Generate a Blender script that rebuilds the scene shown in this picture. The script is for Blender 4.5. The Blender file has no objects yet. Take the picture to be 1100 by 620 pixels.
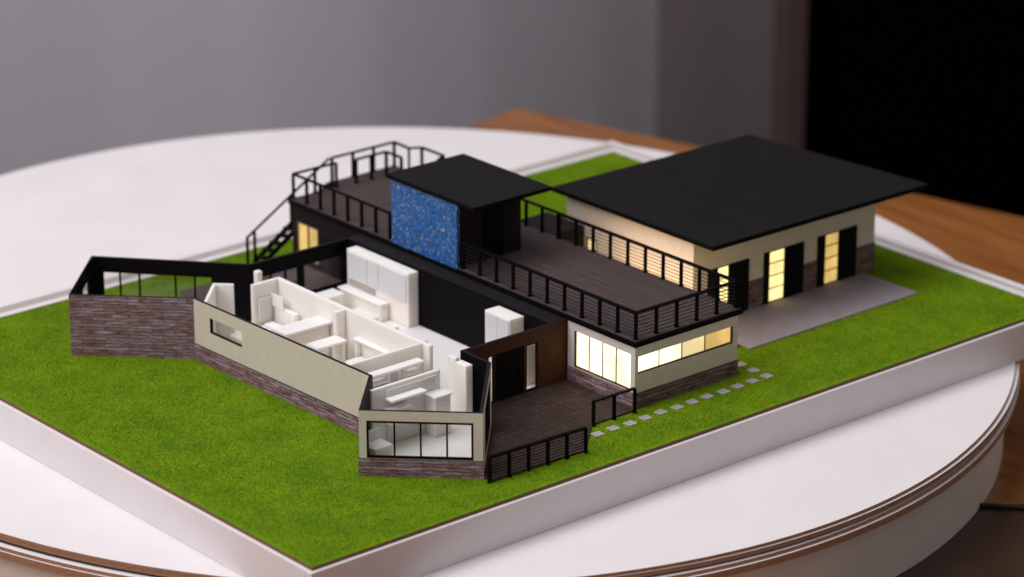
import bpy, math, random
import numpy as np
random.seed(7); rng = np.random.default_rng(7)
S = bpy.context.scene
COL = S.collection
PI = math.pi

# ------------------------------------------------------------------ materials
def new_mat(name):
    m = bpy.data.materials.new(name); m.use_nodes = True
    nt = m.node_tree; b = nt.nodes['Principled BSDF']
    return m, nt, b
def N(nt, t, **kw):
    n = nt.nodes.new(t)
    for k, v in kw.items(): setattr(n, k, v)
    return n
def plain(name, col, rough=.6, var=.12, scale=6., bump=.0, bscale=60., spec=.4, stretch=(1, 1, 1), dust=0.):
    m, nt, b = new_mat(name)
    tc = N(nt, 'ShaderNodeTexCoord'); mp = N(nt, 'ShaderNodeMapping'); mp.inputs['Scale'].default_value = stretch
    nt.links.new(tc.outputs['Object'], mp.inputs['Vector'])
    no = N(nt, 'ShaderNodeTexNoise'); no.inputs['Scale'].default_value = scale; no.inputs['Detail'].default_value = 5
    nt.links.new(mp.outputs[0], no.inputs['Vector'])
    r = N(nt, 'ShaderNodeValToRGB')
    r.color_ramp.elements[0].position = .3; r.color_ramp.elements[1].position = .7
    r.color_ramp.elements[0].color = [c * (1 - var) for c in col] + [1]
    r.color_ramp.elements[1].color = [min(1, c * (1 + var)) for c in col] + [1]
    nt.links.new(no.outputs['Fac'], r.inputs[0]); nt.links.new(r.outputs[0], b.inputs['Base Color'])
    b.inputs['Roughness'].default_value = rough; b.inputs['Specular IOR Level'].default_value = spec
    if dust:   # scattered specks and fibres of dust or wear, fixed to the surface
        vo = N(nt, 'ShaderNodeTexVoronoi'); vo.inputs['Scale'].default_value = 7; nt.links.new(tc.outputs['Object'], vo.inputs['Vector'])
        sc = N(nt, 'ShaderNodeSeparateColor'); nt.links.new(vo.outputs['Color'], sc.inputs[0])
        rad = N(nt, 'ShaderNodeMath', operation='MULTIPLY'); rad.inputs[1].default_value = .16; nt.links.new(sc.outputs[0], rad.inputs[0])
        sub = N(nt, 'ShaderNodeMath', operation='SUBTRACT'); sub.inputs[1].default_value = .05; nt.links.new(rad.outputs[0], sub.inputs[0])
        lt = N(nt, 'ShaderNodeMath', operation='LESS_THAN'); nt.links.new(vo.outputs['Distance'], lt.inputs[0]); nt.links.new(sub.outputs[0], lt.inputs[1])
        am = N(nt, 'ShaderNodeMath', operation='MULTIPLY'); am.inputs[1].default_value = abs(dust); nt.links.new(lt.outputs[0], am.inputs[0])
        mx = N(nt, 'ShaderNodeMix', data_type='RGBA'); nt.links.new(am.outputs[0], mx.inputs[0]); nt.links.new(r.outputs[0], mx.inputs[6])
        mx.inputs[7].default_value = (.3, .29, .28, 1) if dust > 0 else (.25, .2, .18, 1)
        nt.links.new(mx.outputs[2], b.inputs['Base Color'])
    if bump:
        n2 = N(nt, 'ShaderNodeTexNoise'); n2.inputs['Scale'].default_value = bscale; n2.inputs['Detail'].default_value = 4
        nt.links.new(mp.outputs[0], n2.inputs['Vector'])
        bp = N(nt, 'ShaderNodeBump'); bp.inputs['Strength'].default_value = bump; bp.inputs['Distance'].default_value = .02
        nt.links.new(n2.outputs['Fac'], bp.inputs['Height']); nt.links.new(bp.outputs[0], b.inputs['Normal'])
    return m
def brick(name, c1, c2, mortar, w, h, ms, rough=.7, vary=.5, nscale=(9, 60, 1), tint=None, bump=.4, off=.5):
    """courses laid out in the wall's own UV (metres along, metres up)"""
    m, nt, b = new_mat(name)
    tc = N(nt, 'ShaderNodeTexCoord')
    br = N(nt, 'ShaderNodeTexBrick', offset=off, offset_frequency=2, squash=.72, squash_frequency=3)
    br.inputs['Scale'].default_value = 1; br.inputs['Color1'].default_value = (*c1, 1); br.inputs['Color2'].default_value = (*c2, 1)
    br.inputs['Mortar'].default_value = (*mortar, 1); br.inputs['Mortar Size'].default_value = ms
    br.inputs['Brick Width'].default_value = w; br.inputs['Row Height'].default_value = h; br.inputs['Mortar Smooth'].default_value = .3
    nt.links.new(tc.outputs['UV'], br.inputs['Vector'])
    mp = N(nt, 'ShaderNodeMapping'); mp.inputs['Scale'].default_value = nscale
    nt.links.new(tc.outputs['UV'], mp.inputs['Vector'])
    no = N(nt, 'ShaderNodeTexNoise'); no.inputs['Scale'].default_value = 1; no.inputs['Detail'].default_value = 5; no.inputs['Roughness'].default_value = .65
    nt.links.new(mp.outputs[0], no.inputs['Vector'])
    r = N(nt, 'ShaderNodeValToRGB'); e = r.color_ramp.elements
    t = tint or ((1 - vary,) * 3, (1 + vary,) * 3)
    e[0].position = .32; e[0].color = (*t[0], 1); e[1].position = .68; e[1].color = (*t[1], 1)
    nt.links.new(no.outputs['Fac'], r.inputs[0])
    mx = N(nt, 'ShaderNodeMix', data_type='RGBA', blend_type='MULTIPLY'); mx.inputs[0].default_value = 1
    nt.links.new(br.outputs['Color'], mx.inputs[6]); nt.links.new(r.outputs[0], mx.inputs[7])
    nt.links.new(mx.outputs[2], b.inputs['Base Color']); b.inputs['Roughness'].default_value = rough; b.inputs['Specular IOR Level'].default_value = .15
    if bump:
        ad = N(nt, 'ShaderNodeMath', operation='SUBTRACT'); nt.links.new(no.outputs['Fac'], ad.inputs[0]); nt.links.new(br.outputs['Fac'], ad.inputs[1])
        bp = N(nt, 'ShaderNodeBump'); bp.inputs['Strength'].default_value = bump; bp.inputs['Distance'].default_value = .02
        nt.links.new(ad.outputs[0], bp.inputs['Height']); nt.links.new(bp.outputs[0], b.inputs['Normal'])
    return m
def lit(name, col, strength):
    m, nt, b = new_mat(name)
    b.inputs['Base Color'].default_value = (.16, .12, .06, 1); b.inputs['Roughness'].default_value = .3
    tc = N(nt, 'ShaderNodeTexCoord'); no = N(nt, 'ShaderNodeTexNoise'); no.inputs['Scale'].default_value = 2.2
    nt.links.new(tc.outputs['Object'], no.inputs['Vector'])
    mr = N(nt, 'ShaderNodeMapRange'); mr.inputs[3].default_value = strength * .75; mr.inputs[4].default_value = strength * 1.25
    mr.inputs[1].default_value = .35; mr.inputs[2].default_value = .65
    nt.links.new(no.outputs['Fac'], mr.inputs[0]); nt.links.new(mr.outputs[0], b.inputs['Emission Strength'])
    b.inputs['Emission Color'].default_value = (*col, 1)
    return m
def glass_mat():
    m = bpy.data.materials.new('clear_acrylic'); m.use_nodes = True; nt = m.node_tree; nt.nodes.clear()
    o = N(nt, 'ShaderNodeOutputMaterial'); t = N(nt, 'ShaderNodeBsdfTransparent'); t.inputs[0].default_value = (.93, .93, .92, 1)
    g = N(nt, 'ShaderNodeBsdfGlossy'); g.inputs['Roughness'].default_value = .05
    lw = N(nt, 'ShaderNodeLayerWeight'); lw.inputs[0].default_value = .5
    pw = N(nt, 'ShaderNodeMath', operation='POWER'); pw.inputs[1].default_value = 4; nt.links.new(lw.outputs['Facing'], pw.inputs[0])
    f = N(nt, 'ShaderNodeMath', operation='MULTIPLY_ADD'); f.inputs[1].default_value = .5; f.inputs[2].default_value = .025; nt.links.new(pw.outputs[0], f.inputs[0])
    mx = N(nt, 'ShaderNodeMixShader')
    nt.links.new(f.outputs[0], mx.inputs[0]); nt.links.new(t.outputs[0], mx.inputs[1]); nt.links.new(g.outputs[0], mx.inputs[2]); nt.links.new(mx.outputs[0], o.inputs[0])
    return m
def grass_mat():
    m, nt, b = new_mat('flocked_grass')
    tc = N(nt, 'ShaderNodeTexCoord'); at = N(nt, 'ShaderNodeAttribute', attribute_name='blade')
    n1 = N(nt, 'ShaderNodeTexNoise'); n1.inputs['Scale'].default_value = 1.5; n1.inputs['Detail'].default_value = 6; n1.inputs['Roughness'].default_value = .7
    nt.links.new(tc.outputs['Object'], n1.inputs['Vector'])
    ad = N(nt, 'ShaderNodeMath', operation='MULTIPLY_ADD'); ad.inputs[1].default_value = .42; nt.links.new(at.outputs['Fac'], ad.inputs[0])
    nt.links.new(n1.outputs['Fac'], ad.inputs[2])
    r = N(nt, 'ShaderNodeValToRGB'); e = r.color_ramp.elements
    e[0].position = .45; e[0].color = (*GR[0], 1); e[1].position = .92; e[1].color = (*GR[2], 1)
    a = e.new(.68); a.color = (*GR[1], 1)
    gt = N(nt, 'ShaderNodeMath', operation='GREATER_THAN'); gt.inputs[1].default_value = .9; nt.links.new(at.outputs['Fac'], gt.inputs[0])
    mx = N(nt, 'ShaderNodeMix', data_type='RGBA'); nt.links.new(gt.outputs[0], mx.inputs[0]); mx.inputs[7].default_value = (*GR[3], 1)
    nt.links.new(ad.outputs[0], r.inputs[0]); nt.links.new(r.outputs[0], mx.inputs[6]); nt.links.new(mx.outputs[2], b.inputs['Base Color'])
    b.inputs['Roughness'].default_value = .85; b.inputs['Specular IOR Level'].default_value = .15
    return m
def mosaic_mat():
    m, nt, b = new_mat('blue_mosaic')
    tc = N(nt, 'ShaderNodeTexCoord')
    v = N(nt, 'ShaderNodeTexVoronoi'); v.inputs['Scale'].default_value = 36
    nt.links.new(tc.outputs['Object'], v.inputs['Vector'])
    sp = N(nt, 'ShaderNodeSeparateColor'); nt.links.new(v.outputs['Color'], sp.inputs[0])
    r = N(nt, 'ShaderNodeValToRGB'); r.color_ramp.interpolation = 'CONSTANT'; e = r.color_ramp.elements
    e[0].position = 0; e[0].color = (.008, .06, .20, 1); e[1].position = .3; e[1].color = (.012, .10, .33, 1)
    for p_, c_ in ((.55, (.02, .15, .44)), (.74, (.010, .09, .30)), (.86, (.05, .18, .42)), (.945, (.38, .40, .44)), (.965, (.42, .32, .18)), (.988, (.35, .24, .28))):
        a = e.new(p_); a.color = (*c_, 1)
    nt.links.new(sp.outputs[0], r.inputs[0])
    nt.links.new(r.outputs[0], b.inputs['Base Color']); b.inputs['Roughness'].default_value = .45
    return m
def wood_mat(name, c0, c1, rough, scale=1., stretch=(1.2, 9, 9)):
    m, nt, b = new_mat(name)
    tc = N(nt, 'ShaderNodeTexCoord'); mp = N(nt, 'ShaderNodeMapping'); mp.inputs['Scale'].default_value = stretch
    nt.links.new(tc.outputs['Object'], mp.inputs['Vector'])
    n = N(nt, 'ShaderNodeTexNoise'); n.inputs['Scale'].default_value = scale; n.inputs['Detail'].default_value = 6; n.inputs['Distortion'].default_value = .6
    nt.links.new(mp.outputs[0], n.inputs['Vector'])
    r = N(nt, 'ShaderNodeValToRGB'); e = r.color_ramp.elements
    e[0].position = .3; e[0].color = (*c0, 1); e[1].position = .72; e[1].color = (*c1, 1)
    nt.links.new(n.outputs['Fac'], r.inputs[0]); nt.links.new(r.outputs[0], b.inputs['Base Color']); b.inputs['Roughness'].default_value = rough
    return m

GR = [(.085, .190, .002), (.135, .250, .002), (.195, .295, .003), (.42, .24, .02)]
M = dict(
    white=plain('white_plastic', (.90, .855, .80), .5, .02, 3, spec=.3),
    board=plain('white_board', (.72, .675, .68), .4, .03, 1.2, .03, 120, dust=-.05),
    ledge=plain('pale_grey_ledge', (.40, .365, .335), .5, .05, 2),
    table=plain('white_laminate', (.755, .722, .732), .5, .03, .8, spec=.25, dust=-.05),
    drum=plain('white_painted_drum', (.66, .59, .52), .5, .05, 1.5, .05, 40),  # beige tint stands in for warm light on the drum
    ply=plain('raw_ply_edge', (.32, .165, .09), .7, .3, 12, stretch=(1, 1, 12)),
    gap=plain('dark_gap', (.02, .015, .015), .8),
    slab=plain('brown_fibreboard', (.17, .085, .05), .8, .3, 30),
    black=plain('matt_black', (.0045, .004, .0045), .6, .15, 20, .08, 200, spec=.04),
    roof=plain('black_roof_card', (.0075, .0070, .0076), .7, .14, 3, .3, 160, spec=.12, dust=.10),
    char=plain('charcoal_card', (.013, .012, .0135), .6, .15, 14, .1, 150, spec=.1),
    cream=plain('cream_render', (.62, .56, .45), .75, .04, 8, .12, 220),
    cream_lit=plain('cream_render_lit', (.70, .62, .57), .75, .04, 8, .12, 220),  # paler cream copy, window light on left-facing walls put into its colour
    stone=brick('ledgestone', (.19, .118, .105), (.31, .25, .285), (.055, .034, .03), .34, .050, .004,
                tint=((.34, .22, .18), (1.75, 1.65, 1.75)), nscale=(5, 40, 1), bump=.8),
    stone_shaded=brick('ledgestone_shaded', (.145, .095, .078), (.22, .17, .175), (.045, .028, .023), .32, .056, .004,
                 tint=((.4, .32, .28), (1.6, 1.45, 1.45)), nscale=(4.2, 21, 1), bump=.8),  # darker ledgestone copy, shade of the right-facing walls put into its colour
    deck=brick('deck_boards', (.062, .044, .044), (.078, .056, .055), (.034, .025, .025), 1.1, .052, .004, vary=.22, nscale=(3, 24, 1), bump=.25),
    patio=brick('patio_boards', (.036, .022, .019), (.050, .031, .027), (.012, .008, .007), .15, .10, .006, vary=.25, nscale=(8, 14, 1), bump=.3, off=0),
    darkwood=brick('dark_wood_cladding', (.060, .021, .008), (.075, .027, .010), (.02, .009, .006), 2.2, .9, .002, vary=.35, nscale=(40, 3, 1), bump=.1),
    umber=brick('umber_cladding', (.012, .0075, .0072), (.015, .0095, .009), (.006, .004, .004), 1.6, .05, .003, vary=.25, nscale=(6, 40, 1), bump=.2),
    frame=plain('bronze_frame', (.10, .055, .03), .5, .15, 10),
    drive=plain('grey_paving_card', (.26, .23, .255), .75, .07, 3, .1, 80, dust=-.1),
    paver=plain('pale_stone_tile', (.34, .325, .33), .8, .15, 9, .1, 60),
    desk=wood_mat('desk_wood', (.20, .070, .017), (.35, .135, .038), .32, .35, (9, .8, 3)),
    wall=plain('grey_wall', (.355, .345, .375), .9, .08, .12, stretch=(1, 1, .12)),
    wall2=plain('taupe_wall', (.315, .295, .305), .9, .08, .12, stretch=(1, 1, .12)),
    brownwall=plain('brown_wall', (.265, .22, .22), .9, .05, .2, stretch=(1, 1, .15)),
    redstrip=plain('reddish_trim', (.045, .022, .019), .7, .05),
    cabinet=plain('black_cabinet', (.0012, .0008, .0008), .8, .2, spec=.0),
    floor=plain('dark_floor', (.05, .04, .036), .6, .2),
    layer=plain('dark_brown_layer', (.035, .016, .007), .3, .25, 1.5),
    cable=plain('black_rubber', (.01, .01, .01), .6),
    mosaic=mosaic_mat(), glass=glass_mat(), grass=grass_mat(),
    litW=lit('lit_pane_white', (1, .87, .54), 1.8), litY=lit('lit_pane_yellow', (1, .80, .38), 1.1),
    litA=lit('lit_pane_amber', (1, .66, .20), .72), litD=lit('lit_pane_door', (1, .78, .32), 1.3), litG=lit('lit_pane_gap', (1, .68, .33), 4.8),
)

_b = M['white'].node_tree.nodes['Principled BSDF']
_b.inputs['Subsurface Weight'].default_value = .6; _b.inputs['Subsurface Radius'].default_value = (.30, .24, .17); _b.inputs['Subsurface Scale'].default_value = .5
# ------------------------------------------------------------------ object helpers
def tag(o, label=None, cat=None, group=None, kind=None):
    if label: o['label'] = label
    if cat: o['category'] = cat
    if group: o['group'] = group
    if kind: o['kind'] = kind
    return o
def thing(name, loc, label, cat, group=None):
    o = bpy.data.objects.new(name, None); o.empty_display_size = .1; o.location = loc; COL.objects.link(o)
    return tag(o, label, cat, group)
class MB:
    def __init__(s): s.v = []; s.f = []; s.m = []; s.uv = []; s.mats = []
    def mi(s, m):
        if m not in s.mats: s.mats.append(m)
        return s.mats.index(m)
    def face(s, pts, m, uv=None):
        i = len(s.v); s.v += [tuple(p) for p in pts]; s.f.append(tuple(range(i, i + len(pts)))); s.m.append(s.mi(m))
        if uv is None:
            a = np.array(pts); n = np.abs(np.cross(a[1] - a[0], a[2] - a[0]))
            k = int(np.argmax(n)); ax = [(1, 2), (0, 2), (0, 1)][k]; uv = [(q[ax[0]], q[ax[1]]) for q in a]
        s.uv += uv
    def hexa(s, b, t, m, ms=None):
        """b, t: four bottom and four top corners, counter-clockwise seen from above"""
        ms = ms or {}
        s.face([b[3], b[2], b[1], b[0]], ms.get('bot', m)); s.face(t, ms.get('top', m))
        for k in range(4):
            j = (k + 1) % 4; s.face([b[k], b[j], t[j], t[k]], ms.get(k, m))
        return s
    def box(s, x0, x1, y0, y1, z0, z1, m, ms=None):
        q = [(x0, y0), (x1, y0), (x1, y1), (x0, y1)]
        return s.hexa([(x, y, z0) for x, y in q], [(x, y, z1) for x, y in q], m, ms)
    def prism(s, poly, z0, z1, m, ms=None):
        ms = ms or {}
        s.face([(x, y, z0) for x, y in reversed(poly)], m); s.face([(x, y, z1) for x, y in poly], ms.get('top', m))
        for k in range(len(poly)):
            a = poly[k]; b = poly[(k + 1) % len(poly)]; L = math.dist(a, b)
            s.face([(*a, z0), (*b, z0), (*b, z1), (*a, z1)], ms.get('side', m), [(0, z0), (L, z0), (L, z1), (0, z1)])
        return s
    def bar(s, a, b, w, h, m):
        """rectangular bar from a to b, w across (horizontal), h upright"""
        a = np.array(a, float); b = np.array(b, float); d = b - a; L = np.linalg.norm(d); d /= L
        if abs(d[2]) > .99: u = np.array([1., 0, 0])
        else: u = np.cross(d, [0, 0, 1]); u /= np.linalg.norm(u)
        v = np.cross(u, d)
        c = [(-w / 2, -h / 2), (w / 2, -h / 2), (w / 2, h / 2), (-w / 2, h / 2)]
        A = [a + u * p + v * q for p, q in c]; B = [b + u * p + v * q for p, q in c]
        s.face(A, m); s.face(B[::-1], m)
        for k in range(4):
            j = (k + 1) % 4; s.face([A[k], B[k], B[j], A[j]], m)
        return s
    def tube(s, pts, r, m, n=6):
        P = [np.array(p, float) for p in pts]; rings = []
        for i, p in enumerate(P):
            d = P[min(i + 1, len(P) - 1)] - P[max(i - 1, 0)]; d /= np.linalg.norm(d)
            u = np.cross(d, [0, 0, 1]) if abs(d[2]) < .99 else np.array([1., 0, 0]); u /= np.linalg.norm(u); v = np.cross(u, d)
            rings.append([p + r * (math.cos(2 * PI * k / n) * u + math.sin(2 * PI * k / n) * v) for k in range(n)])
        for i in range(len(P) - 1):
            for k in range(n):
                j = (k + 1) % n; s.face([rings[i][k], rings[i + 1][k], rings[i + 1][j], rings[i][j]], m)
        s.face(rings[0], m); s.face(rings[-1][::-1], m)
        return s
    def build(s, name, parent=None, bevel=0, smooth=False, ref=None):
        me = bpy.data.meshes.new(name)
        off = np.zeros(3)
        if parent is not None:
            p = parent
            while p is not None: off += np.array(p.location); p = p.parent
        elif ref is not None: off = np.array(ref, float)
        me.from_pydata([tuple(np.array(v) - off) for v in s.v], [], s.f)
        for m in s.mats: me.materials.append(M[m])
        me.polygons.foreach_set('material_index', s.m)
        uvl = me.uv_layers.new(name='UVMap'); uvl.data.foreach_set('uv', np.array(s.uv, float).ravel())
        import bmesh
        bm = bmesh.new(); bm.from_mesh(me); bmesh.ops.remove_doubles(bm, verts=bm.verts, dist=1e-5)
        bmesh.ops.recalc_face_normals(bm, faces=bm.faces); bm.to_mesh(me); bm.free()
        if smooth: me.polygons.foreach_set('use_smooth', [True] * len(me.polygons))
        o = bpy.data.objects.new(name, me); COL.objects.link(o)
        if parent is not None: o.parent = parent
        elif ref is not None: o.location = ref
        if bevel:
            b = o.modifiers.new('soft_edges', 'BEVEL'); b.width = bevel; b.segments = 2; b.limit_method = 'ANGLE'; b.harden_normals = False
        return o
def box(name, parent, x0, x1, y0, y1, z0, z1, m, bevel=0, ms=None, ref=None):
    return MB().box(min(x0, x1), max(x0, x1), min(y0, y1), max(y0, y1), z0, z1, m, ms).build(name, parent, bevel, ref=ref)

def miter(pts, t):
    """offset an open polyline to its left by t"""
    P = [np.array(p, float) for p in pts]; out = []
    ns = []
    for a, b in zip(P[:-1], P[1:]):
        d = (b - a) / np.linalg.norm(b - a); ns.append(np.array([-d[1], d[0]]))
    for i, p in enumerate(P):
        if i == 0: out.append(p + ns[0] * t)
        elif i == len(P) - 1: out.append(p + ns[-1] * t)
        else:
            n = ns[i - 1] + ns[i]; n /= np.linalg.norm(n); out.append(p + n * t / max(.35, n @ ns[i]))
    return out
def wall(name, parent, a, b, ai, bi, z0, z1, mo, mi_, mc, holes=(), bevel=0, ref=None):
    """wall prism: outer line a-b, inner line ai-bi, with rectangular holes (s0,s1,z0,z1)"""
    a, b, ai, bi = [np.array(q, float) for q in (a, b, ai, bi)]
    L = np.linalg.norm(b - a); d = (b - a) / L; t = (ai - a) - ((ai - a) @ d) * d
    ss = sorted({0., L, *[h[0] for h in holes], *[h[1] for h in holes]}); zs = sorted({z0, z1, *[h[2] for h in holes], *[h[3] for h in holes]})
    O = lambda s: a + d * s
    def I(s): return ai if s == 0. else (bi if s == L else a + d * s + t)
    def solid(i, j):
        if i < 0 or j < 0 or i >= len(ss) - 1 or j >= len(zs) - 1: return None
        sm = (ss[i] + ss[i + 1]) / 2; zm = (zs[j] + zs[j + 1]) / 2
        return not any(h[0] < sm < h[1] and h[2] < zm < h[3] for h in holes)
    mb = MB()
    for i in range(len(ss) - 1):
        for j in range(len(zs) - 1):
            if not solid(i, j): continue
            s0, s1, u0, u1 = ss[i], ss[i + 1], zs[j], zs[j + 1]
            mb.face([(*O(s0), u0), (*O(s1), u0), (*O(s1), u1), (*O(s0), u1)], mo, [(s0, u0), (s1, u0), (s1, u1), (s0, u1)])
            mb.face([(*I(s1), u0), (*I(s0), u0), (*I(s0), u1), (*I(s1), u1)], mi_, [(s1, u0), (s0, u0), (s0, u1), (s1, u1)])
            if not solid(i, j + 1): mb.face([(*O(s0), u1), (*O(s1), u1), (*I(s1), u1), (*I(s0), u1)], mc)
            if not solid(i, j - 1): mb.face([(*I(s0), u0), (*I(s1), u0), (*O(s1), u0), (*O(s0), u0)], mc)
            if not solid(i - 1, j): mb.face([(*I(s0), u0), (*O(s0), u0), (*O(s0), u1), (*I(s0), u1)], mc)
            if not solid(i + 1, j): mb.face([(*O(s1), u0), (*I(s1), u0), (*I(s1), u1), (*O(s1), u1)], mc)
    return mb.build(name, parent, bevel, ref=ref)
def window(parent, a, b, s0, s1, z0, z1, mull, depth=.04, inset=.0, fw=.02, fm='black', pane='glass', panes=None, name='window', fw_bot=None, hbars=(), hide=None):
    """frame (mesh) with each light of glass a sub-part; set in the wall line a-b, wall body to its left"""
    a = np.array(a, float); b = np.array(b, float); L = np.linalg.norm(b - a); d = (b - a) / L; n = np.array([-d[1], d[0]])
    e = .0025
    def slabx(mb, u0, u1, w0, w1, k0, k1, m):
        q = [a + d * u0 + n * k0, a + d * u1 + n * k0, a + d * u1 + n * k1, a + d * u0 + n * k1]
        mb.hexa([(*p, w0) for p in q], [(*p, w1) for p in q], m)
    mb = MB(); k0, k1 = inset - .004, inset + depth; fb = fw_bot or fw
    S0, S1, Z0, Z1 = s0 + e, s1 - e, z0 + e, z1 - e
    slabx(mb, S0, S0 + fw, Z0, Z1, k0, k1, fm); slabx(mb, S1 - fw, S1, Z0, Z1, k0, k1, fm)
    slabx(mb, S0 + fw, S1 - fw, Z0, Z0 + fb, k0, k1, fm); slabx(mb, S0 + fw, S1 - fw, Z1 - fw, Z1, k0, k1, fm)
    edges = [S0 + fw]
    for m_ in mull:
        slabx(mb, m_ - fw * .45, m_ + fw * .45, Z0 + fb, Z1 - fw, k0, k1, fm); edges += [m_ - fw * .45, m_ + fw * .45]
    for h in hbars:
        for i in range(0, len(edges + [S1 - fw]) - 1, 2):
            ee = edges + [S1 - fw]; slabx(mb, ee[i], ee[i + 1], h - fw * .3, h + fw * .3, k0, k1, fm)
    edges.append(S1 - fw)
    o = mb.build(name, parent)
    zz = [Z0 + fb] + [v for h in hbars for v in (h - fw * .3, h + fw * .3)] + [Z1 - fw]
    cnt = 0
    for i in range(0, len(edges), 2):
        for j in range(0, len(zz), 2):
            pm = panes[cnt % len(panes)] if panes else pane
            g = MB(); slabx(g, edges[i] + .001, edges[i + 1] - .001, zz[j] + .001, zz[j + 1] - .001, inset + depth * .45, inset + depth * .45 + .006, pm)
            g.build('pane', o); cnt += 1
    return o

# ------------------------------------------------------------------ room, desk, turntable
CAM = np.array([-21.43561, -29.07077, 17.18734]); YAW = .86716; PITCH = .35876
h_ = np.array([math.cos(YAW), math.sin(YAW)]); r_ = np.array([math.sin(YAW), -math.cos(YAW)])
def back_xy(dist, lat): q = CAM[:2] + h_ * dist + r_ * lat; return (float(q[0]), float(q[1]))
def back_box(name, d0, d1, l0, l1, z0, z1, m):
    q = [back_xy(d0, l0), back_xy(d0, l1), back_xy(d1, l1), back_xy(d1, l0)]
    mb = MB(); mb.hexa([(*p, z0) for p in q], [(*p, z1) for p in q], m)
    c = back_xy((d0 + d1) / 2, (l0 + l1) / 2)
    return mb.build(name, None, ref=(c[0], c[1], z0))
def back_wall(name, l0, l1, m):
    # straight backdrop wall; curve away from the window added to darken its right
    ls = list(np.arange(l0, l1, .5)) + [l1]
    def dist(l):
        q = 0. if l < -7 else (l + 7.) ** 2 / 22. if l < 5 else 144 / 22. + (l - 5) * 24 / 22.
        return 78 + q + .022 * math.sin(l * 2.3) + .014 * math.sin(l * 4.3 + 1)
    mb = MB(); F = [back_xy(dist(l), l) for l in ls]; B = [back_xy(dist(l) + 1, l) for l in ls]
    for i in range(len(ls) - 1):
        mb.face([(*F[i], -16), (*F[i + 1], -16), (*F[i + 1], 34), (*F[i], 34)], m); mb.face([(*B[i + 1], -16), (*B[i], -16), (*B[i], 34), (*B[i + 1], 34)], m)
        mb.face([(*F[i], 34), (*F[i + 1], 34), (*B[i + 1], 34), (*B[i], 34)], m)
    return mb.build(name, None, smooth=True, ref=(*F[len(F) // 2], -16))
tag(back_wall('wall', -50, 3.9, 'wall'), kind='structure')
tag(back_wall('wall', 3.9, 26, 'brownwall'), kind='structure')
tag(back_box('floor', -20, 110, -52, 60, -16.4, -16, 'floor'), kind='structure')
cb = thing('cabinet', (*back_xy(76, 14), -16), 'tall black cabinet standing against the wall in the dark right background', 'cabinet')
back_box_parts = [('body', 74, 77.8, 6.98, 26, -16, 16, 'cabinet'), ('side_trim', 73.6, 77.8, 6.55, 6.97, -16, 16, 'redstrip')]
for nm, d0, d1, l0, l1, z0, z1, m in back_box_parts:
    q = [back_xy(d0, l0), back_xy(d0, l1), back_xy(d1, l1), back_xy(d1, l0)]
    MB().hexa([(*p, z0) for p in q], [(*p, z1) for p in q], m).build(nm, cb)

desk = thing('desk', (10, 0, -1.95), 'orange brown wooden desk under the white turntable', 'desk')
da = np.array([.235, -.972]); db = np.array([-.972, -.235]); c0 = np.array([18.3, 17.6])
for i in range(8):
    w = 5.2
    q = [c0 + db * (i * w + .008), c0 + db * ((i + 1) * w - .008)]; q = [q[0], q[1], q[1] + da * 50, q[0] + da * 50]
    pl = MB().hexa([(*p, -2.55) for p in q][::-1], [(*p, -1.952) for p in q][::-1], 'desk').build('plank', desk, .02)
q = [c0, c0 + db * 41.6, c0 + db * 41.6 + da * 50, c0 + da * 50]
for p in q:
    c = p + (np.mean(q, axis=0) - p) * .06
    box('leg', desk, c[0] - .6, c[0] + .6, c[1] - .6, c[1] + .6, -15.99, -2.56, 'desk')

TC = (7.1, 7.45); TA, TB = 9.22, 9.72
def disc(mb, cx, cy, a, b, z0, z1, mside, mtop, n=180):
    P = [(cx + a * math.cos(2 * PI * k / n), cy + b * math.sin(2 * PI * k / n)) for k in range(n)]
    mb.prism(P, z0, z1, mtop, {'top': mtop, 'side': mside}); return mb
tt = thing('turntable', (*TC, -1.95), 'big round white turntable with layered brown edge carrying the model', 'turntable')
ZT = -.62
disc(MB(), *TC, TA, TB, ZT - .05, ZT, 'ply', 'table').build('top_disc', tt)
disc(MB(), TC[0] + .05, TC[1], TA + .03, TB + .03, ZT - .115, ZT - .0505, 'ply', 'table').build('middle_disc', tt)
disc(MB(), TC[0], TC[1], TA - .01, TB - .01, ZT - .145, ZT - .1155, 'gap', 'gap').build('spacer', tt)
disc(MB(), TC[0] - .03, TC[1] + .01, TA + .06, TB + .055, ZT - .20, ZT - .1455, 'ply', 'table').build('middle_disc', tt)
disc(MB(), TC[0] - .01, TC[1], TA + .10, TB + .085, ZT - .30, ZT - .2005, 'ply', 'table').build('lower_disc', tt)
disc(MB(), *TC, TA - .12, TB - .10, -1.95, ZT - .3005, 'drum', 'drum').build('drum', tt)
mq = [back_xy(0, 0)]
e0 = np.array([9.3, .22]); mq = [e0, e0 - h_ * 9, e0 - h_ * 9 + r_ * 14, e0 + r_ * 14]  # thin dark layer added over the desk's near right corner
tag(MB().prism([tuple(p) for p in mq], -1.951, -1.944, 'layer').build('desk_layer', None, ref=(12, -4, -1.95)), 'dark brown glossy mat under the near side of the turntable', 'layer')
cp = [(10.2, -.6, -1.915), (11.0, -1.36, -1.915), (11.35, -1.78, -1.915), (12.1, -2.7, -1.915), (13.2, -3.6, -1.915), (15, -4.2, -1.915)]
tag(MB().tube(cp, .035, 'cable', 8).build('power_cable', None, smooth=True, ref=(11, -1.4, -1.95)), 'black cable lying on the desk beside the turntable', 'cable')

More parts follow.
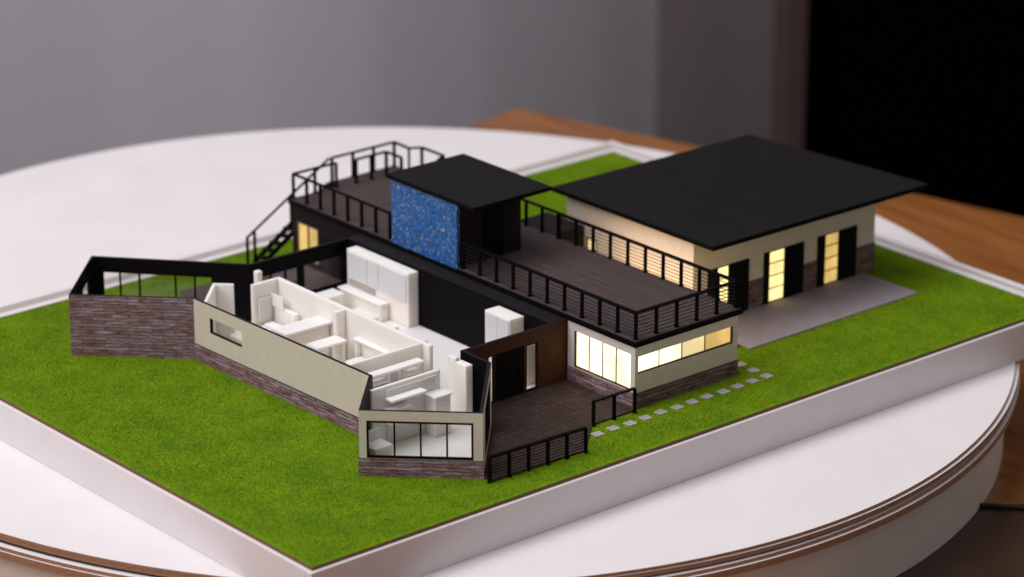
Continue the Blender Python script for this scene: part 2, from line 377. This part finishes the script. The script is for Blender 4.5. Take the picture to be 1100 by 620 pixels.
# ------------------------------------------------------------------ display board
BW, BL = 13.84, 9.81
db_ = thing('display_board', (BW / 2, BL / 2, ZT), 'white box-sided display board holding the lawn and the model house', 'display board')
X0, X1, Y0, Y1 = -.055, 14.35, -.055, 10.42
box('box_side', db_, X0, X1, Y0, Y0 + .12, ZT + .001, -.045, 'board', .008)
box('box_side', db_, X0, X0 + .12, Y0 + .121, Y1, ZT + .001, -.045, 'board', .008)
box('box_side', db_, X1 - .12, X1, Y0 + .121, Y1, ZT + .001, -.045, 'board', .008)
box('box_side', db_, X0 + .121, X1 - .121, Y1 - .12, Y1, ZT + .001, -.045, 'board', .008)
box('ledge', db_, X0 + .121, X1 - .121, BL + .005, Y1 - .121, -.10, -.06, 'ledge')
box('ledge', db_, BW + .005, X1 - .121, Y0 + .121, BL + .004, -.10, -.06, 'ledge')
box('white_lip', db_, 0, BW + .14, BL + .004, BL + .14, -.059, .02, 'board', .006)
box('white_lip', db_, BW + .004, BW + .14, .0, BL + .003, -.059, .02, 'board', .006)
box('base_slab', db_, 0, BW, 0, BL, -.09, 0, 'slab')

# ------------------------------------------------------------------ plan points
T = .05
P1, P2, P3, P4, P5, P6, P7, P8 = (1.62, 7.88), (2.89, 6.6), (3.0, 2.69), (2.16, 1.83), (3.33, .70), (4.56, 2.0), (4.57, 2.56), (6.40, 2.55)
Q1, Q2, Q3 = (2.78, 9.05), (4.35, 7.26), (6.12, 7.24)
HZ = .93; STZ = .255
ring = [P1, P2, P3, P4, P5, P6, P7, P8]
house_poly = ring + [(6.40, 7.24), Q2, Q1]
wing_poly = [(6.42, 1.15), (8.37, 1.15), (8.37, 9.0), (6.42, 9.0)]
patio_poly = [(3.335, .695), (3.34, .53), (4.93, .50), (5.60, 1.10), (6.405, 1.10), (6.405, 2.535), (4.575, 2.535), (4.568, 1.995)]
garage_poly = [(9.14, 2.88), (12.96, 2.88), (12.96, 5.74), (9.14, 5.74)]
drive_poly = [(9.20, 1.73), (12.74, 1.73), (12.74, 2.875), (9.20, 2.875)]
rear_poly = [(4.02, 8.0), (4.36, 7.33), (6.41, 7.33), (6.41, 8.98), (4.25, 8.98)]
gap_poly = [(8.38, 1.9), (9.19, 1.9), (9.13, 2.9), (9.13, 6.0), (8.38, 6.0)]

# ------------------------------------------------------------------ grass (base sheet and blades in one mesh)
def inpoly(x, y, poly):
    ins = np.zeros(len(x), bool); n = len(poly)
    for i in range(n):
        (xa, ya), (xb, yb) = poly[i], poly[(i + 1) % n]
        c = ((ya > y) != (yb > y)); xi = (xb - xa) * (y - ya) / ((yb - ya) if yb != ya else 1e-9) + xa
        ins ^= c & (x < xi)
    return ins
pavers = [(5.46 + .2925 * k, .835 + .012 * math.sin(k * 2.1)) for k in range(11)] + [(8.67, .845), (8.675, 1.12), (8.685, 1.40)]
def grass():
    nb = 700000
    x = rng.uniform(.0, BW, nb); y = rng.uniform(.0, BL, nb)
    keep = np.ones(nb, bool)
    for poly in (house_poly, wing_poly, patio_poly, garage_poly, drive_poly, rear_poly, gap_poly): keep &= ~inpoly(x, y, poly)
    for (px, py) in pavers: keep &= ~((abs(x - px) < .072) & (abs(y - py) < .062))
    x = x[keep]; y = y[keep]; n = len(x)
    # thinner towards nothing: height varies in patches
    hgt = rng.uniform(.010, .026, n); w = rng.uniform(.0025, .005, n); a = rng.uniform(0, 2 * PI, n)
    lx = rng.normal(0, .009, n); ly = rng.normal(0, .009, n); dx = np.cos(a) * w; dy = np.sin(a) * w
    edge = (x < .06) | (y < .06); hgt[edge] *= .5; lx[edge] *= .2; ly[edge] *= .2
    z = np.full(n, .003)
    V = np.empty((n, 3, 3)); V[:, 0] = np.stack([x - dx, y - dy, z], 1); V[:, 1] = np.stack([x + dx, y + dy, z], 1); V[:, 2] = np.stack([x + lx, y + ly, z + hgt], 1)
    base = np.array([(0.002, .002, .004), (BW - .002, .002, .004), (BW - .002, BL - .002, .004), (0.002, BL - .002, .004)])
    verts = np.concatenate([base, V.reshape(-1, 3)])
    me = bpy.data.meshes.new('grass')
    me.vertices.add(len(verts)); me.vertices.foreach_set('co', verts.ravel())
    me.loops.add(4 + 3 * n); me.loops.foreach_set('vertex_index', np.arange(4 + 3 * n))
    me.polygons.add(1 + n); me.polygons.foreach_set('loop_start', np.concatenate([[0], 4 + 3 * np.arange(n)])); me.polygons.foreach_set('loop_total', np.concatenate([[4], np.full(n, 3)]))
    me.update(calc_edges=True)
    att = me.attributes.new('blade', 'FLOAT', 'POINT'); att.data.foreach_set('value', np.concatenate([np.full(4, .3), np.repeat(rng.uniform(0, 1, n), 3)]))
    me.materials.append(M['grass'])
    o = bpy.data.objects.new('grass', me); COL.objects.link(o)
    tag(o, 'short bright green flocked lawn covering the board', 'grass', kind='stuff')
grass()

# ------------------------------------------------------------------ paving on the lawn
GP = 'stepping stones in the lawn'
ords = ['first', 'second', 'third', 'fourth', 'fifth', 'sixth', 'seventh', 'eighth', 'ninth', 'tenth', 'eleventh']
first = None
for k, (px, py) in enumerate(pavers):
    if k == 0:
        o = MB().box(-.080, .080, -.070, .070, -.002, .017, 'paver').build('stepping_stone', None, .006); first = o
    else:
        o = first.copy(); COL.objects.link(o)
    o.location = (px, py, 0); o.rotation_euler = (0, 0, rng.uniform(-.12, .12))
    if k < 11: lb = f'{ords[k]} pale grey stepping stone of the long row, counted from the patio gap'
    else: lb = ['pale grey stepping stone at the corner where the path turns to the garage', 'middle pale stepping stone of the short leg beside the lit wing corner',
                'last pale stepping stone, half hidden behind the lit wing corner near the driveway'][k - 11]
    tag(o, lb, 'stepping stone', GP)
tag(MB().prism(drive_poly, -.001, .026, 'drive').build('driveway', None, .004, ref=(10, 2.3, 0)), 'flat grey paved slab in front of the garage doors', kind='structure')
tag(MB().prism(patio_poly, -.001, .03, 'patio').build('patio', None, ref=(4.9, 1.5, 0)), 'brown boarded patio between the front bay and lit wing', kind='structure')
tag(MB().prism(rear_poly, -.001, .024, 'deck').build('rear_terrace', None, ref=(5.2, 8.1, 0)), 'grey brown terrace behind the roofless house', kind='structure')
tag(MB().prism(gap_poly, -.001, .022, 'deck').build('side_path', None, ref=(8.8, 3.5, 0)), 'dark paved path between wing and garage', kind='structure')

# ------------------------------------------------------------------ roofless front house
hs = thing('roofless_house', (4.2, 5.2, 0), 'open-topped front house with white rooms, cream and ledgestone outer walls and black inner walls', 'model house')
inn = miter(ring, T)   # polyline runs with the interior on its left?
sgn = 1
inn = miter(ring, sgn * T)
st_out = miter(ring, -sgn * .012); st_in = miter(ring, -sgn * .001)
inn[-1] = np.array([6.40, 2.55 + T]) 
# P1-P2 stone full height
wall('stone_wall', hs, P1, P2, inn[0], inn[1], 0, HZ, 'stone', 'black', 'char')
wall('cream_wall', hs, P2, P3, inn[1], inn[2], STZ, HZ, 'cream', 'char', 'char', [(.375, 1.115, .515, .745)])
wall('stone_base', hs, st_out[1], st_out[2], inn[1], inn[2], 0, STZ, 'stone', 'char', 'char')
wall('cream_wall', hs, P3, P4, inn[2], inn[3], STZ, HZ, 'cream', 'char', 'char')
wall('stone_base', hs, st_out[2], st_out[3], inn[2], inn[3], 0, STZ, 'stone', 'char', 'char')
wall('cream_wall', hs, P4, P5, inn[3], inn[4], STZ, HZ, 'cream', 'char', 'char', [(.10, 1.50, .262, .79)])
wall('stone_base', hs, st_out[3], st_out[4], inn[3], inn[4], 0, STZ, 'stone', 'char', 'char')
wall('cream_wall', hs, P5, P6, inn[4], inn[5], 0, HZ, 'cream', 'char', 'char', [(.45, 1.45, .12, .80)])
wall('black_wall', hs, P6, P7, inn[5], inn[6], 0, HZ, 'black', 'black', 'char')
wall('wood_wall', hs, P7, P8, inn[6], inn[7], 0, HZ, 'darkwood', 'black', 'char', [(.40, .51, .03, .73), (.53, 1.05, .03, .735), (1.08, 1.30, .03, .735)])
window(hs, P2, P3, .375, 1.115, .515, .745, [], fw=.006, fm='black', inset=.03, depth=.018)
window(hs, P4, P5, .10, 1.50, .262, .79, [.465, .81, 1.155], fw=.024, fm='black')
window(hs, P5, P6, .45, 1.45, .12, .80, [.95], fw=.02, fm='black')
window(hs, P7, P8, .40, .51, .031, .73, [], fw=.008, fm='black')
window(hs, P7, P8, 1.08, 1.30, .031, .735, [], fw=.014, fm='black')
dr = wall('door', hs, (P7[0] + .532, 2.565), (P7[0] + 1.048, 2.565), (P7[0] + .532, 2.585), (P7[0] + 1.048, 2.585), .032, .733, 'black', 'black', 'black')
box('handle', dr, 5.545, 5.560, 2.535, 2.5645, .30, .50, 'char')
# back walls
fl_in = miter([Q3, Q2, Q1, P1], .02)
MB().prism([tuple(q) for q in miter(ring, .02)[:7]] + [(6.12, 2.585)] + [tuple(q) for q in fl_in[:3]], -.001, .04, 'white').build('floor', hs)
box('partition', hs, 5.78, 6.11, 2.71, 2.75, .041, .80, 'white', .005)  # added white panel, stands in for the sidelight's translucent pane
q_in1 = miter([P1, Q1, Q2, Q3], -T)
wall('black_wall', hs, (P1[0], P1[1]), Q1, np.array(inn[0]), q_in1[1], .0, HZ, 'black', 'black', 'char', [(.25, 1.30, .23, .745)])
wall('black_wall', hs, Q1, Q2, q_in1[1], q_in1[2], .0, HZ, 'black', 'black', 'char', [(.15, 1.837, .23, .722)])
wall('black_wall', hs, Q2, Q3, q_in1[2], q_in1[3], .0, HZ, 'black', 'black', 'char', [(.17, 1.69, .232, .712)])
# windows in the back walls: their wall line is walked with the room on the right, so reverse it
def rwin(a, b, s0, s1, z0, z1, mull, **k):
    L = math.dist(a, b); return window(hs, b, a, L - s1, L - s0, z0, z1, [L - m for m in mull], **k)
rwin(P1, Q1, .25, 1.30, .23, .745, [.78], fw=.02)
rwin(Q1, Q2, .15, 1.837, .23, .722, [.426, .72, 1.265, 1.556], fw=.024)
rwin(Q2, Q3, .17, 1.69, .232, .712, [.357, .624], fw=.02)
box('window_post', hs, 5.205, 5.30, 7.20, 7.27, .232, .712, 'black')
box('black_wall', hs, 6.125, 6.399, 2.56 + T, 7.24, .0, HZ - .001, 'black', ms={'top': 'char'})
# white interior partitions (printed in one piece with the floor)
wb = .005
box('partition', hs, 4.375, 4.44, 3.10, 6.66, .041, .88, 'white', wb)
box('partition', hs, 3.93, 4.374, 6.60, 6.66, .041, .88, 'white', wb)
box('partition', hs, 3.04, 4.374, 3.255, 3.305, .041, .88, 'white', wb)
box('partition', hs, 2.78, 3.95, 2.345, 2.395, .041, .88, 'white', wb)
box('partition', hs, 4.20, 4.374, 4.98, 5.06, .041, .87, 'white', wb)
box('column', hs, 4.27, 4.37, 6.96, 7.06, .041, .90, 'white', .02)
wall('partition', hs, (3.02, 6.53), (3.55, 7.06), (3.055, 6.495), (3.55, 6.99), .041, .88, 'white', 'white', 'white', bevel=wb)
wall('partition', hs, (3.555, 7.06), (3.77, 6.845), (3.555, 6.99), (3.735, 6.81), .041, .88, 'white', 'white', 'white', bevel=wb)
box('partition', hs, 4.36, 4.43, 2.52, 2.68, .041, .88, 'white', wb)
box('partition', hs, 4.28, 4.40, 2.20, 2.43, .041, .88, 'white', wb)

# white furniture: things of their own
def furn(name, loc, label, cat): return thing(name, (*loc, .041), label, cat)
k = furn('kitchen_unit', (6.0, 6.2), 'tall white kitchen unit with cupboard fronts along the black back wall', 'kitchen unit')
box('body', k, 5.93, 6.12, 5.52, 6.98, .041, .88, 'white', wb)
for y0, y1 in ((6.49, 6.93), (6.22, 6.455), (5.56, 6.185)):
    box('door', k, 5.912, 5.929, y0, y1, .43, .85, 'white', .003)
box('niche_shade', k, 5.92, 5.929, 6.3, 6.93, .33, .415, 'ledge')  # grey strip, shade of a niche put in as colour
box('worktop', k, 5.74, 5.911, 5.95, 6.98, .29, .32, 'white', wb)
box('base_cupboard', k, 5.77, 5.92, 5.97, 6.97, .041, .289, 'white', wb)
k = furn('kitchen_counter', (5.2, 6.7), 'long low white counter under the window of the black wall', 'counter')
box('worktop', k, 4.75, 5.60, 6.62, 6.90, .31, .35, 'white', wb); box('base', k, 4.78, 5.57, 6.66, 6.88, .041, .309, 'white', wb)
k = furn('dining_table', (5.25, 5.9), 'square white table in the middle of the kitchen floor', 'table')
box('tabletop', k, 4.95, 5.50, 5.65, 6.15, .25, .285, 'white', wb)
for x in (4.99, 5.42):
    for y in (5.69, 6.07): box('leg', k, x, x + .04, y, y + .04, .041, .249, 'white')
k = furn('sofa', (5.25, 5.0), 'low white sofa on the pale floor near the kitchen unit', 'sofa')
box('seat', k, 5.30, 5.62, 4.75, 5.35, .041, .14, 'white', .012); box('backrest', k, 5.22, 5.299, 4.75, 5.35, .041, .25, 'white', .012)
box('armrest', k, 5.30, 5.62, 5.351, 5.42, .041, .19, 'white', .012); box('armrest', k, 5.30, 5.62, 4.68, 4.749, .041, .19, 'white', .012)
k = furn('tall_cupboard', (5.98, 3.4), 'tall plain white cupboard by the dark wood entrance wall', 'cupboard')
box('body', k, 5.86, 6.12, 3.14, 3.69, .041, .88, 'white', .008); box('door', k, 5.845, 5.859, 3.16, 3.41, .06, .86, 'white', .003); box('door', k, 5.845, 5.859, 3.42, 3.67, .06, .86, 'white', .003)
k = furn('wardrobe', (3.95, 5.45), 'white wardrobe with a broad flat top in the middle room', 'wardrobe')
box('body', k, 3.60, 4.36, 5.36, 5.60, .041, .56, 'white', wb); box('top', k, 3.55, 4.372, 5.30, 5.62, .561, .60, 'white', wb)
k = furn('desk_shelf', (3.9, 4.9), 'small white shelf desk in front of the wardrobe', 'shelf')
box('shelf', k, 3.66, 4.19, 4.72, 4.98, .50, .535, 'white', wb); box('side', k, 3.68, 3.72, 4.74, 4.96, .041, .499, 'white'); box('side', k, 4.13, 4.17, 4.74, 4.96, .041, .499, 'white')
k = furn('corner_bed', (3.7, 6.2), 'white bed block in the far corner of the left room', 'bed')
box('mattress', k, 3.45, 4.20, 6.05, 6.55, .041, .26, 'white', .02); box('headboard', k, 4.26, 4.34, 6.05, 6.55, .041, .50, 'white', wb); box('pillow', k, 4.02, 4.18, 6.12, 6.48, .261, .31, 'white', .02)
k = furn('bath_tub', (4.0, 4.4), 'white bath shell beside the spine partition', 'bath')
box('rim', k, 4.05, 4.36, 3.75, 4.60, .25, .29, 'white', .01); box('tub', k, 4.08, 4.34, 3.79, 4.56, .041, .249, 'white', .01)
k = furn('side_board', (4.3, 4.3), 'thin white ledge board along the middle of the long spine partition', 'board')
box('board', k, 4.27, 4.373, 3.40, 4.70, .52, .55, 'white', .004); box('support', k, 4.29, 4.372, 3.42, 3.46, .291, .519, 'white'); box('support', k, 4.29, 4.372, 4.64, 4.68, .041, .519, 'white')
k = furn('corner_screen', (4.1, 6.45), 'thin white folded screen standing on the bed block corner', 'screen')
box('panel', k, 4.00, 4.22, 6.56, 6.585, .311, .66, 'white', .003); box('panel', k, 4.23, 4.25, 6.30, 6.585, .511, .70, 'white', .003)
k = furn('wall_shelf', (3.8, 3.2), 'white shelf unit with a long top board against the cross partition', 'shelf')
box('top_board', k, 3.28, 4.22, 3.02, 3.17, .70, .735, 'white', wb); box('lower_board', k, 3.30, 3.62, 3.05, 3.25, .56, .59, 'white', wb)
box('lower_board', k, 3.95, 4.22, 3.05, 3.25, .56, .59, 'white', wb); box('divider', k, 3.63, 3.66, 3.07, 3.25, .041, .699, 'white'); box('divider', k, 3.91, 3.94, 3.07, 3.25, .041, .699, 'white')
box('back_panel', k, 3.22, 4.26, 3.226, 3.252, .041, .66, 'white')
k = furn('single_bed', (3.9, 2.8), 'white bed between the two front partitions', 'bed')
box('mattress', k, 3.30, 4.05, 2.60, 2.95, .041, .42, 'white', .015); box('headboard', k, 3.24, 3.298, 2.58, 2.97, .041, .56, 'white', wb)
k = furn('book_shelf', (3.4, 2.25), 'stepped white shelf unit on the front partition behind the bay window', 'shelf')
box('back_panel', k, 3.02, 3.86, 2.318, 2.343, .041, .83, 'white', .003)
box('board', k, 2.98, 3.58, 2.16, 2.317, .70, .735, 'white', wb); box('board', k, 2.96, 3.33, 2.17, 2.317, .56, .59, 'white', wb); box('board', k, 2.96, 3.33, 2.17, 2.317, .36, .39, 'white', wb)
k = furn('low_cabinet', (3.78, 2.2), 'short white cabinet at the open end of the front partition', 'cabinet')
box('body', k, 3.66, 3.93, 2.10, 2.316, .041, .60, 'white', wb); box('top', k, 3.64, 3.95, 2.08, 2.316, .601, .63, 'white', wb)
k = furn('window_bench', (2.65, 1.9), 'small white bench block inside the bay window at its left end', 'bench')
box('seat', k, 2.42, 2.72, 1.82, 2.10, .041, .30, 'white', wb); box('backrest', k, 2.42, 2.72, 2.101, 2.15, .041, .44, 'white', wb)

# ------------------------------------------------------------------ long two-sided wing with roof deck
wg = thing('deck_wing', (7.4, 5, 0), 'long flat wing with lit windows, ledgestone foot and a railed brown roof deck', 'model house')
XF, XB, YE, YN = 6.42, 8.37, 1.15, 9.0
SW = .24
wall('cream_wall', wg, (XF, 2.548), (XF, YE), (XF + T, 2.548), (XF + T, YE + T), SW, HZ - .001, 'cream_lit', 'cream', 'frame', [(.135, 1.31, .255, .80)])
wall('stone_base', wg, (XF - .012, 2.546), (XF - .012, YE - .012), (XF + T, 2.546), (XF + T, YE + T), 0.001, SW - .001, 'stone', 'black', 'char')
wall('cream_wall', wg, (XF, YE), (XB, YE), (XF + T, YE + T), (XB - T, YE + T), SW, HZ - .001, 'cream', 'cream', 'frame', [(.06, 1.86, .515, .775)])
wall('stone_base', wg, (XF - .012, YE - .012), (XB + .012, YE - .012), (XF + T, YE + T), (XB - T, YE + T), 0.001, SW - .001, 'stone_shaded', 'black', 'char')
wall('dark_wall', wg, (XF, YN), (XF, 7.242), (XF + T, YN - T), (XF + T, 7.242), 0.001, HZ - .001, 'umber', 'black', 'black', [(.12, .665, .10, .70)])
wall('dark_wall', wg, (XB, YN), (XF, YN), (XB - T, YN - T), (XF + T, YN - T), 0.001, HZ - .001, 'umber', 'black', 'black')
wall('back_wall', wg, (XB, YE), (XB, YN), (XB - T, YE + T), (XB - T, YN - T), 0.001, HZ - .001, 'umber', 'black', 'black', [(.30, 3.4, .18, .86)])
wall('dark_wall', wg, (6.405, 7.24), (6.405, 2.56), (6.44, 7.24), (6.44, 2.56), 0.001, HZ - .0015, 'black', 'black', 'black')
window(wg, (XF, 2.548), (XF, YE), .135, 1.31, .255, .80, [.42, .70, .98], fw=.013, fm='frame', panes=['litW'], inset=.028, depth=.02)
window(wg, (XF, YE), (XB, YE), .06, 1.86, .515, .775, [.475, .905, 1.345], fw=.013, fm='frame', panes=['litW', 'litW', 'litY', 'litA'], inset=.028, depth=.02)
window(wg, (XF, YN), (XF, 7.242), .12, .665, .10, .70, [.40], fw=.022, fm='frame', panes=['litA'])
window(wg, (XB, YE), (XB, YN), .30, 3.4, .18, .86, [.9, 1.5, 2.1, 2.8], fw=.022, fm='frame', panes=['litG'])
DZ = 1.01
deck_poly = [(6.395, 1.12), (8.44, 1.12), (8.44, 7.9), (8.86, 8.2), (8.86, 8.8), (8.68, 8.9), (8.68, 9.32), (7.34, 9.32), (7.34, 9.07), (6.395, 9.07)]
MB().prism(deck_poly, HZ, DZ - .012, 'black').build('roof_slab', wg)
ins = [(6.42, 1.145), (8.415, 1.145), (8.415, 7.91), (8.83, 8.21), (8.83, 8.79), (8.65, 8.89), (8.65, 9.29), (7.37, 9.29), (7.37, 9.045), (6.42, 9.045)]
m_ = MB().prism(ins, DZ - .0115, DZ, 'deck'); m_.uv = [(v, u) for u, v in m_.uv]; m_.build('deck_floor', wg)
for x, y in ((8.62, 9.25), (8.78, 8.5)): box('support_post', wg, x - .03, x + .03, y - .03, y + .03, 0.001, HZ - .001, 'black')

# ------------------------------------------------------------------ railings
def railing(name, pts, z0, h, label, group=None, cables=0, sp=.37, posts=None, ref=None, pw=.034):
    root = thing(name, (*(ref or pts[0]), z0), label, 'railing', group)
    zt = z0 + h
    rb = MB()
    for a, b in zip(pts[:-1], pts[1:]):
        d = (np.array(b) - np.array(a)); d = d / np.linalg.norm(d) * .0
        rb.bar((a[0], a[1], zt - .012), (b[0], b[1], zt - .012), .05, .024, 'black')
    rb.build('top_rail', root)
    for i, (a, b) in enumerate(zip(pts[:-1], pts[1:])):
        a = np.array(a, float); b = np.array(b, float); L = np.linalg.norm(b - a); n = max(1, round(L / sp)); d = (b - a) / L
        for k in range(n + (1 if i == len(pts) - 2 else 0)):
            q = a + d * L * k / n; ang = math.atan2(d[1], d[0])
            mb = MB(); u = d * pw * .5; v = np.array([-d[1], d[0]]) * pw * .62
            c = [q - u - v, q + u - v, q + u + v, q - u + v]
            mb.hexa([(*p, z0 + .001) for p in c], [(*p, zt - .0245) for p in c], 'black')
            u2 = u * 1.5; v2 = v * 1.35; c = [q - u2 - v2, q + u2 - v2, q + u2 + v2, q - u2 + v2]
            mb.hexa([(*p, z0 + .0005) for p in c], [(*p, z0 + .022) for p in c], 'black')
            mb.build('post', root)
    for k in range(cables):
        z = z0 + .045 + (h - .09) * k / (cables - 1)
        MB().tube([(x, y, z) for x, y in pts], .0055, 'char', 5).build('cable', root)
    return root
RG = 'black railings of the roof deck'
railing('deck_railing', [(6.47, 4.90), (6.47, 1.20), (8.38, 1.20), (8.38, 4.98)], DZ, .41, 'black cable railing round the near corner of the roof deck above lit windows', RG, 7)
railing('deck_railing', [(8.38, 5.00), (8.38, 7.95)], DZ, .41, 'black railing on the garage side of the roof deck behind the blue walled cabin', RG, 0)
railing('deck_railing', [(6.47, 6.62), (6.47, 9.02), (7.30, 9.02)], DZ, .41, 'black railing on the deck edge left of the blue mosaic wall', RG, 0, .35)
railing('deck_railing', [(7.40, 9.26), (8.64, 9.26), (8.62, 8.86), (8.80, 8.76), (8.80, 8.22), (8.38, 7.96)], DZ, .41, 'black railing stepping round the landing at the farthest deck corner', RG, 0, .42)
railing('stairwell_railing', [(7.66, 8.98), (8.26, 8.98), (8.26, 8.60)], DZ, .40, 'inner black railing beside the top of the stairs', RG, 0, .30, pw=.036)
railing('patio_railing', [(3.31, .545), (4.92, .47)], 0, .385, 'long black cable railing along the front of the brown patio', 'black railings of the patio', 8, .30)
railing('patio_railing', [(5.60, 1.08), (6.34, 1.06)], 0, .385, 'short black railing from the patio gap to the lit wing corner', 'black railings of the patio', 0, .34)

# ------------------------------------------------------------------ outdoor stair
st = thing('outdoor_staircase', (6.0, 9.2, 0), 'black open-tread staircase climbing to the far left end of the roof deck', 'staircase')
xa, xb = 5.86, 7.36
for y in (9.08, 9.27):
    MB().bar((xa, y, .03), (xb, y, DZ - .02), .028, .075, 'black').build('stringer', st)
nst = 11
for i in range(nst):
    x = xa + (xb - xa) * (i + .6) / nst; z = .03 + (DZ - .05) * (i + .6) / nst + .035
    box('step', st, x - .065, x + .065, 9.095, 9.255, z, z + .028, 'black')
for y in (9.27,):
    MB().bar((5.74, y, .46), (xb, y, 1.41), .028, .028, 'black').build('handrail', st)
    for x in (5.75, 5.89, 6.60):
        zt = .46 + (x - 5.74) * (1.41 - .46) / (xb - 5.74) - .016; zb = .002 if x < 6 else .05 + (x - xa) * (DZ - .05) / (xb - xa)
        box('newel', st, x - .018, x + .018, y - .018, y + .018, zb, zt, 'black')

# ------------------------------------------------------------------ cabin on the roof deck
hb = thing('roof_cabin', (7.0, 5.7, DZ), 'small dark cabin with blue mosaic wall and black flat roof on the deck', 'cabin')
CZ = 2.0
box('body', hb, 6.455, 7.64, 4.99, 6.48, DZ + .001, CZ, 'umber', .004)
box('mosaic_wall', hb, 6.40, 6.454, 4.97, 6.49, DZ - .05, CZ, 'mosaic', .003)
box('door', hb, 6.9, 7.3, 4.975, 4.989, DZ + .01, DZ + .78, 'black', .003)
box('roof', hb, 6.36, 7.84, 4.53, 6.56, CZ + .001, CZ + .065, 'roof', .005, ms={0: 'black', 3: 'black'})

# ------------------------------------------------------------------ garage block
gh = thing('garage_house', (11, 4.3, 0), 'cream garage building with three lit doors and a wide black roof', 'model house')
GX0, GX1, GY0, GY1, GT = 9.14, 12.96, 2.88, 5.68, 1.42
doors = [(.29, 1.13), (1.44, 2.28), (2.57, 3.42)]
SG = .47
wall('front_wall', gh, (GX0, GY0), (GX1, GY0), (GX0 + T, GY0 + T), (GX1 - T, GY0 + T), SG, GT, 'cream', 'cream', 'black', [(a, b, SG, .84) for a, b in doors])
e = .012
prev = 0
segs = []
for a, b in doors: segs.append((prev, a)); prev = b
segs.append((prev, GX1 - GX0))
for a, b in segs:
    box('stone_base', gh, GX0 + a + (-.012 if a == 0 else .001), GX0 + b + (.012 if b > 3.8 else -.001), GY0 - .012, GY0 + T, .001, SG - .001, 'stone_shaded')
wall('side_wall', gh, (GX0, GY1), (GX0, GY0 + .001), (GX0 + T, GY1 - T), (GX0 + T, GY0 + T), 0.001, GT, 'cream_lit', 'cream', 'black', [(.45, .69, .02, .80)])
wall('side_wall', gh, (GX1, GY0), (GX1, GY1), (GX1 - T, GY0 + T), (GX1 - T, GY1 - T), 0.001, GT, 'cream', 'cream', 'black')
wall('rear_wall', gh, (GX1, GY1), (GX0, GY1), (GX1 - T, GY1 - T), (GX0 + T, GY1 - T), 0.001, GT, 'cream', 'cream', 'black')
window(gh, (GX0, GY1), (GX0, GY0), .45, .69, .02, .80, [], fw=.02, fm='frame', panes=['litY'], name='side_door')
dp = [['litD'], ['litD'], ['litD']]
pan = ['litD', 'litD', 'litA']
for k, (a, b) in enumerate(doors):
    g0, g1 = ((.20, .45), (.115, .46), (.165, .485))[k]
    x0 = GX0 + a + .003; x1 = GX0 + b - .003
    d = box('door', gh, x0, GX0 + a + g0 - .001, GY0 - .02, GY0 + .03, .001, .838, 'black', .003)
    tag(d, ['black garage door leaf with lit strip beside the deck railing', 'middle black garage door leaf with bright yellow strip', 'right hand black garage door leaf with dimmer amber strip'][k])
    for q in range(1, 4): box('groove', d, x0 + (g0 - .01) * q / 4, x0 + (g0 - .01) * q / 4 + .008, GY0 - .0235, GY0 - .0202, .03, .81, 'char')
    d2 = box('door', gh, GX0 + a + g1 + .001, x1, GY0 - .02, GY0 + .03, .001, .838, 'black', .003)
    w_ = x1 - (GX0 + a + g1)
    for q in range(1, 5): box('groove', d2, GX0 + a + g1 + w_ * q / 5, GX0 + a + g1 + w_ * q / 5 + .008, GY0 - .0235, GY0 - .0202, .03, .81, 'char')
    window(gh, (GX0, GY0), (GX1, GY0), a + g0, a + g1, .02, .838, [], fw=.012, fm='black', panes=[pan[k]], name='lit_strip', hbars=(.24, .44, .64), inset=.0)
rq = [(8.94, 2.27), (13.38, 2.20), (13.02, 5.72), (8.93, 5.79)]
MB().hexa([(*p, GT + .001) for p in rq], [(*p, GT + .075) for p in rq], 'roof', {0: 'black', 3: 'black'}).build('roof', gh, .006)
lk = MB().box(8.445, 9.138, 5.27, 6.12, 0.001, .96, 'umber', {'top': 'char'}).build('link_passage', None, ref=(8.8, 5.6, 0))
tag(lk, 'dark low flat-topped passage joining the deck wing to the garage', 'passage')

# ------------------------------------------------------------------ light
W = bpy.data.worlds.new('World'); S.world = W; W.use_nodes = True
bg = W.node_tree.nodes['Background']; bg.inputs[0].default_value = (.96, .90, .92, 1); bg.inputs[1].default_value = .285
def area(name, loc, target, sx, sy, power, col):
    l = bpy.data.lights.new(name, 'AREA'); l.shape = 'RECTANGLE'; l.size = sx; l.size_y = sy; l.energy = power; l.color = col
    o = bpy.data.objects.new(name, l); COL.objects.link(o); o.location = loc
    from mathutils import Vector
    o.rotation_euler = (Vector(target) - Vector(loc)).to_track_quat('-Z', 'Y').to_euler()
    return o
area('window_light', (-84, 14, 72), (5, 5, 0), 74, 60, 66000, (1, .955, .985))
area('ceiling_light', (-6, 14, 50), (6, 5, 0), 34, 34, 18000, (1, .955, .96))

# ------------------------------------------------------------------ camera
cd = bpy.data.cameras.new('Camera'); cam = bpy.data.objects.new('Camera', cd); COL.objects.link(cam); S.camera = cam
from mathutils import Matrix, Vector
f = Vector((math.cos(YAW) * math.cos(PITCH), math.sin(YAW) * math.cos(PITCH), -math.sin(PITCH)))
r = Vector((math.sin(YAW), -math.cos(YAW), 0)); u = r.cross(f)
cam.matrix_world = Matrix(((r.x, u.x, -f.x, CAM[0]), (r.y, u.y, -f.y, CAM[1]), (r.z, u.z, -f.z, CAM[2]), (0, 0, 0, 1)))
cd.sensor_width = 36; cd.lens = 36 * 3468.19 / 1100; cd.clip_start = .5; cd.clip_end = 400
cd.dof.use_dof = True; cd.dof.aperture_fstop = .28; cd.dof.aperture_blades = 7
fp = Vector((4.6, 1.6, .5)); cd.dof.focus_distance = (fp - Vector(CAM)).dot(f)
S.view_settings.view_transform = 'Standard'; S.view_settings.look = 'None'; S.view_settings.exposure = 0; S.view_settings.gamma = 1
S.cycles.max_bounces = 8
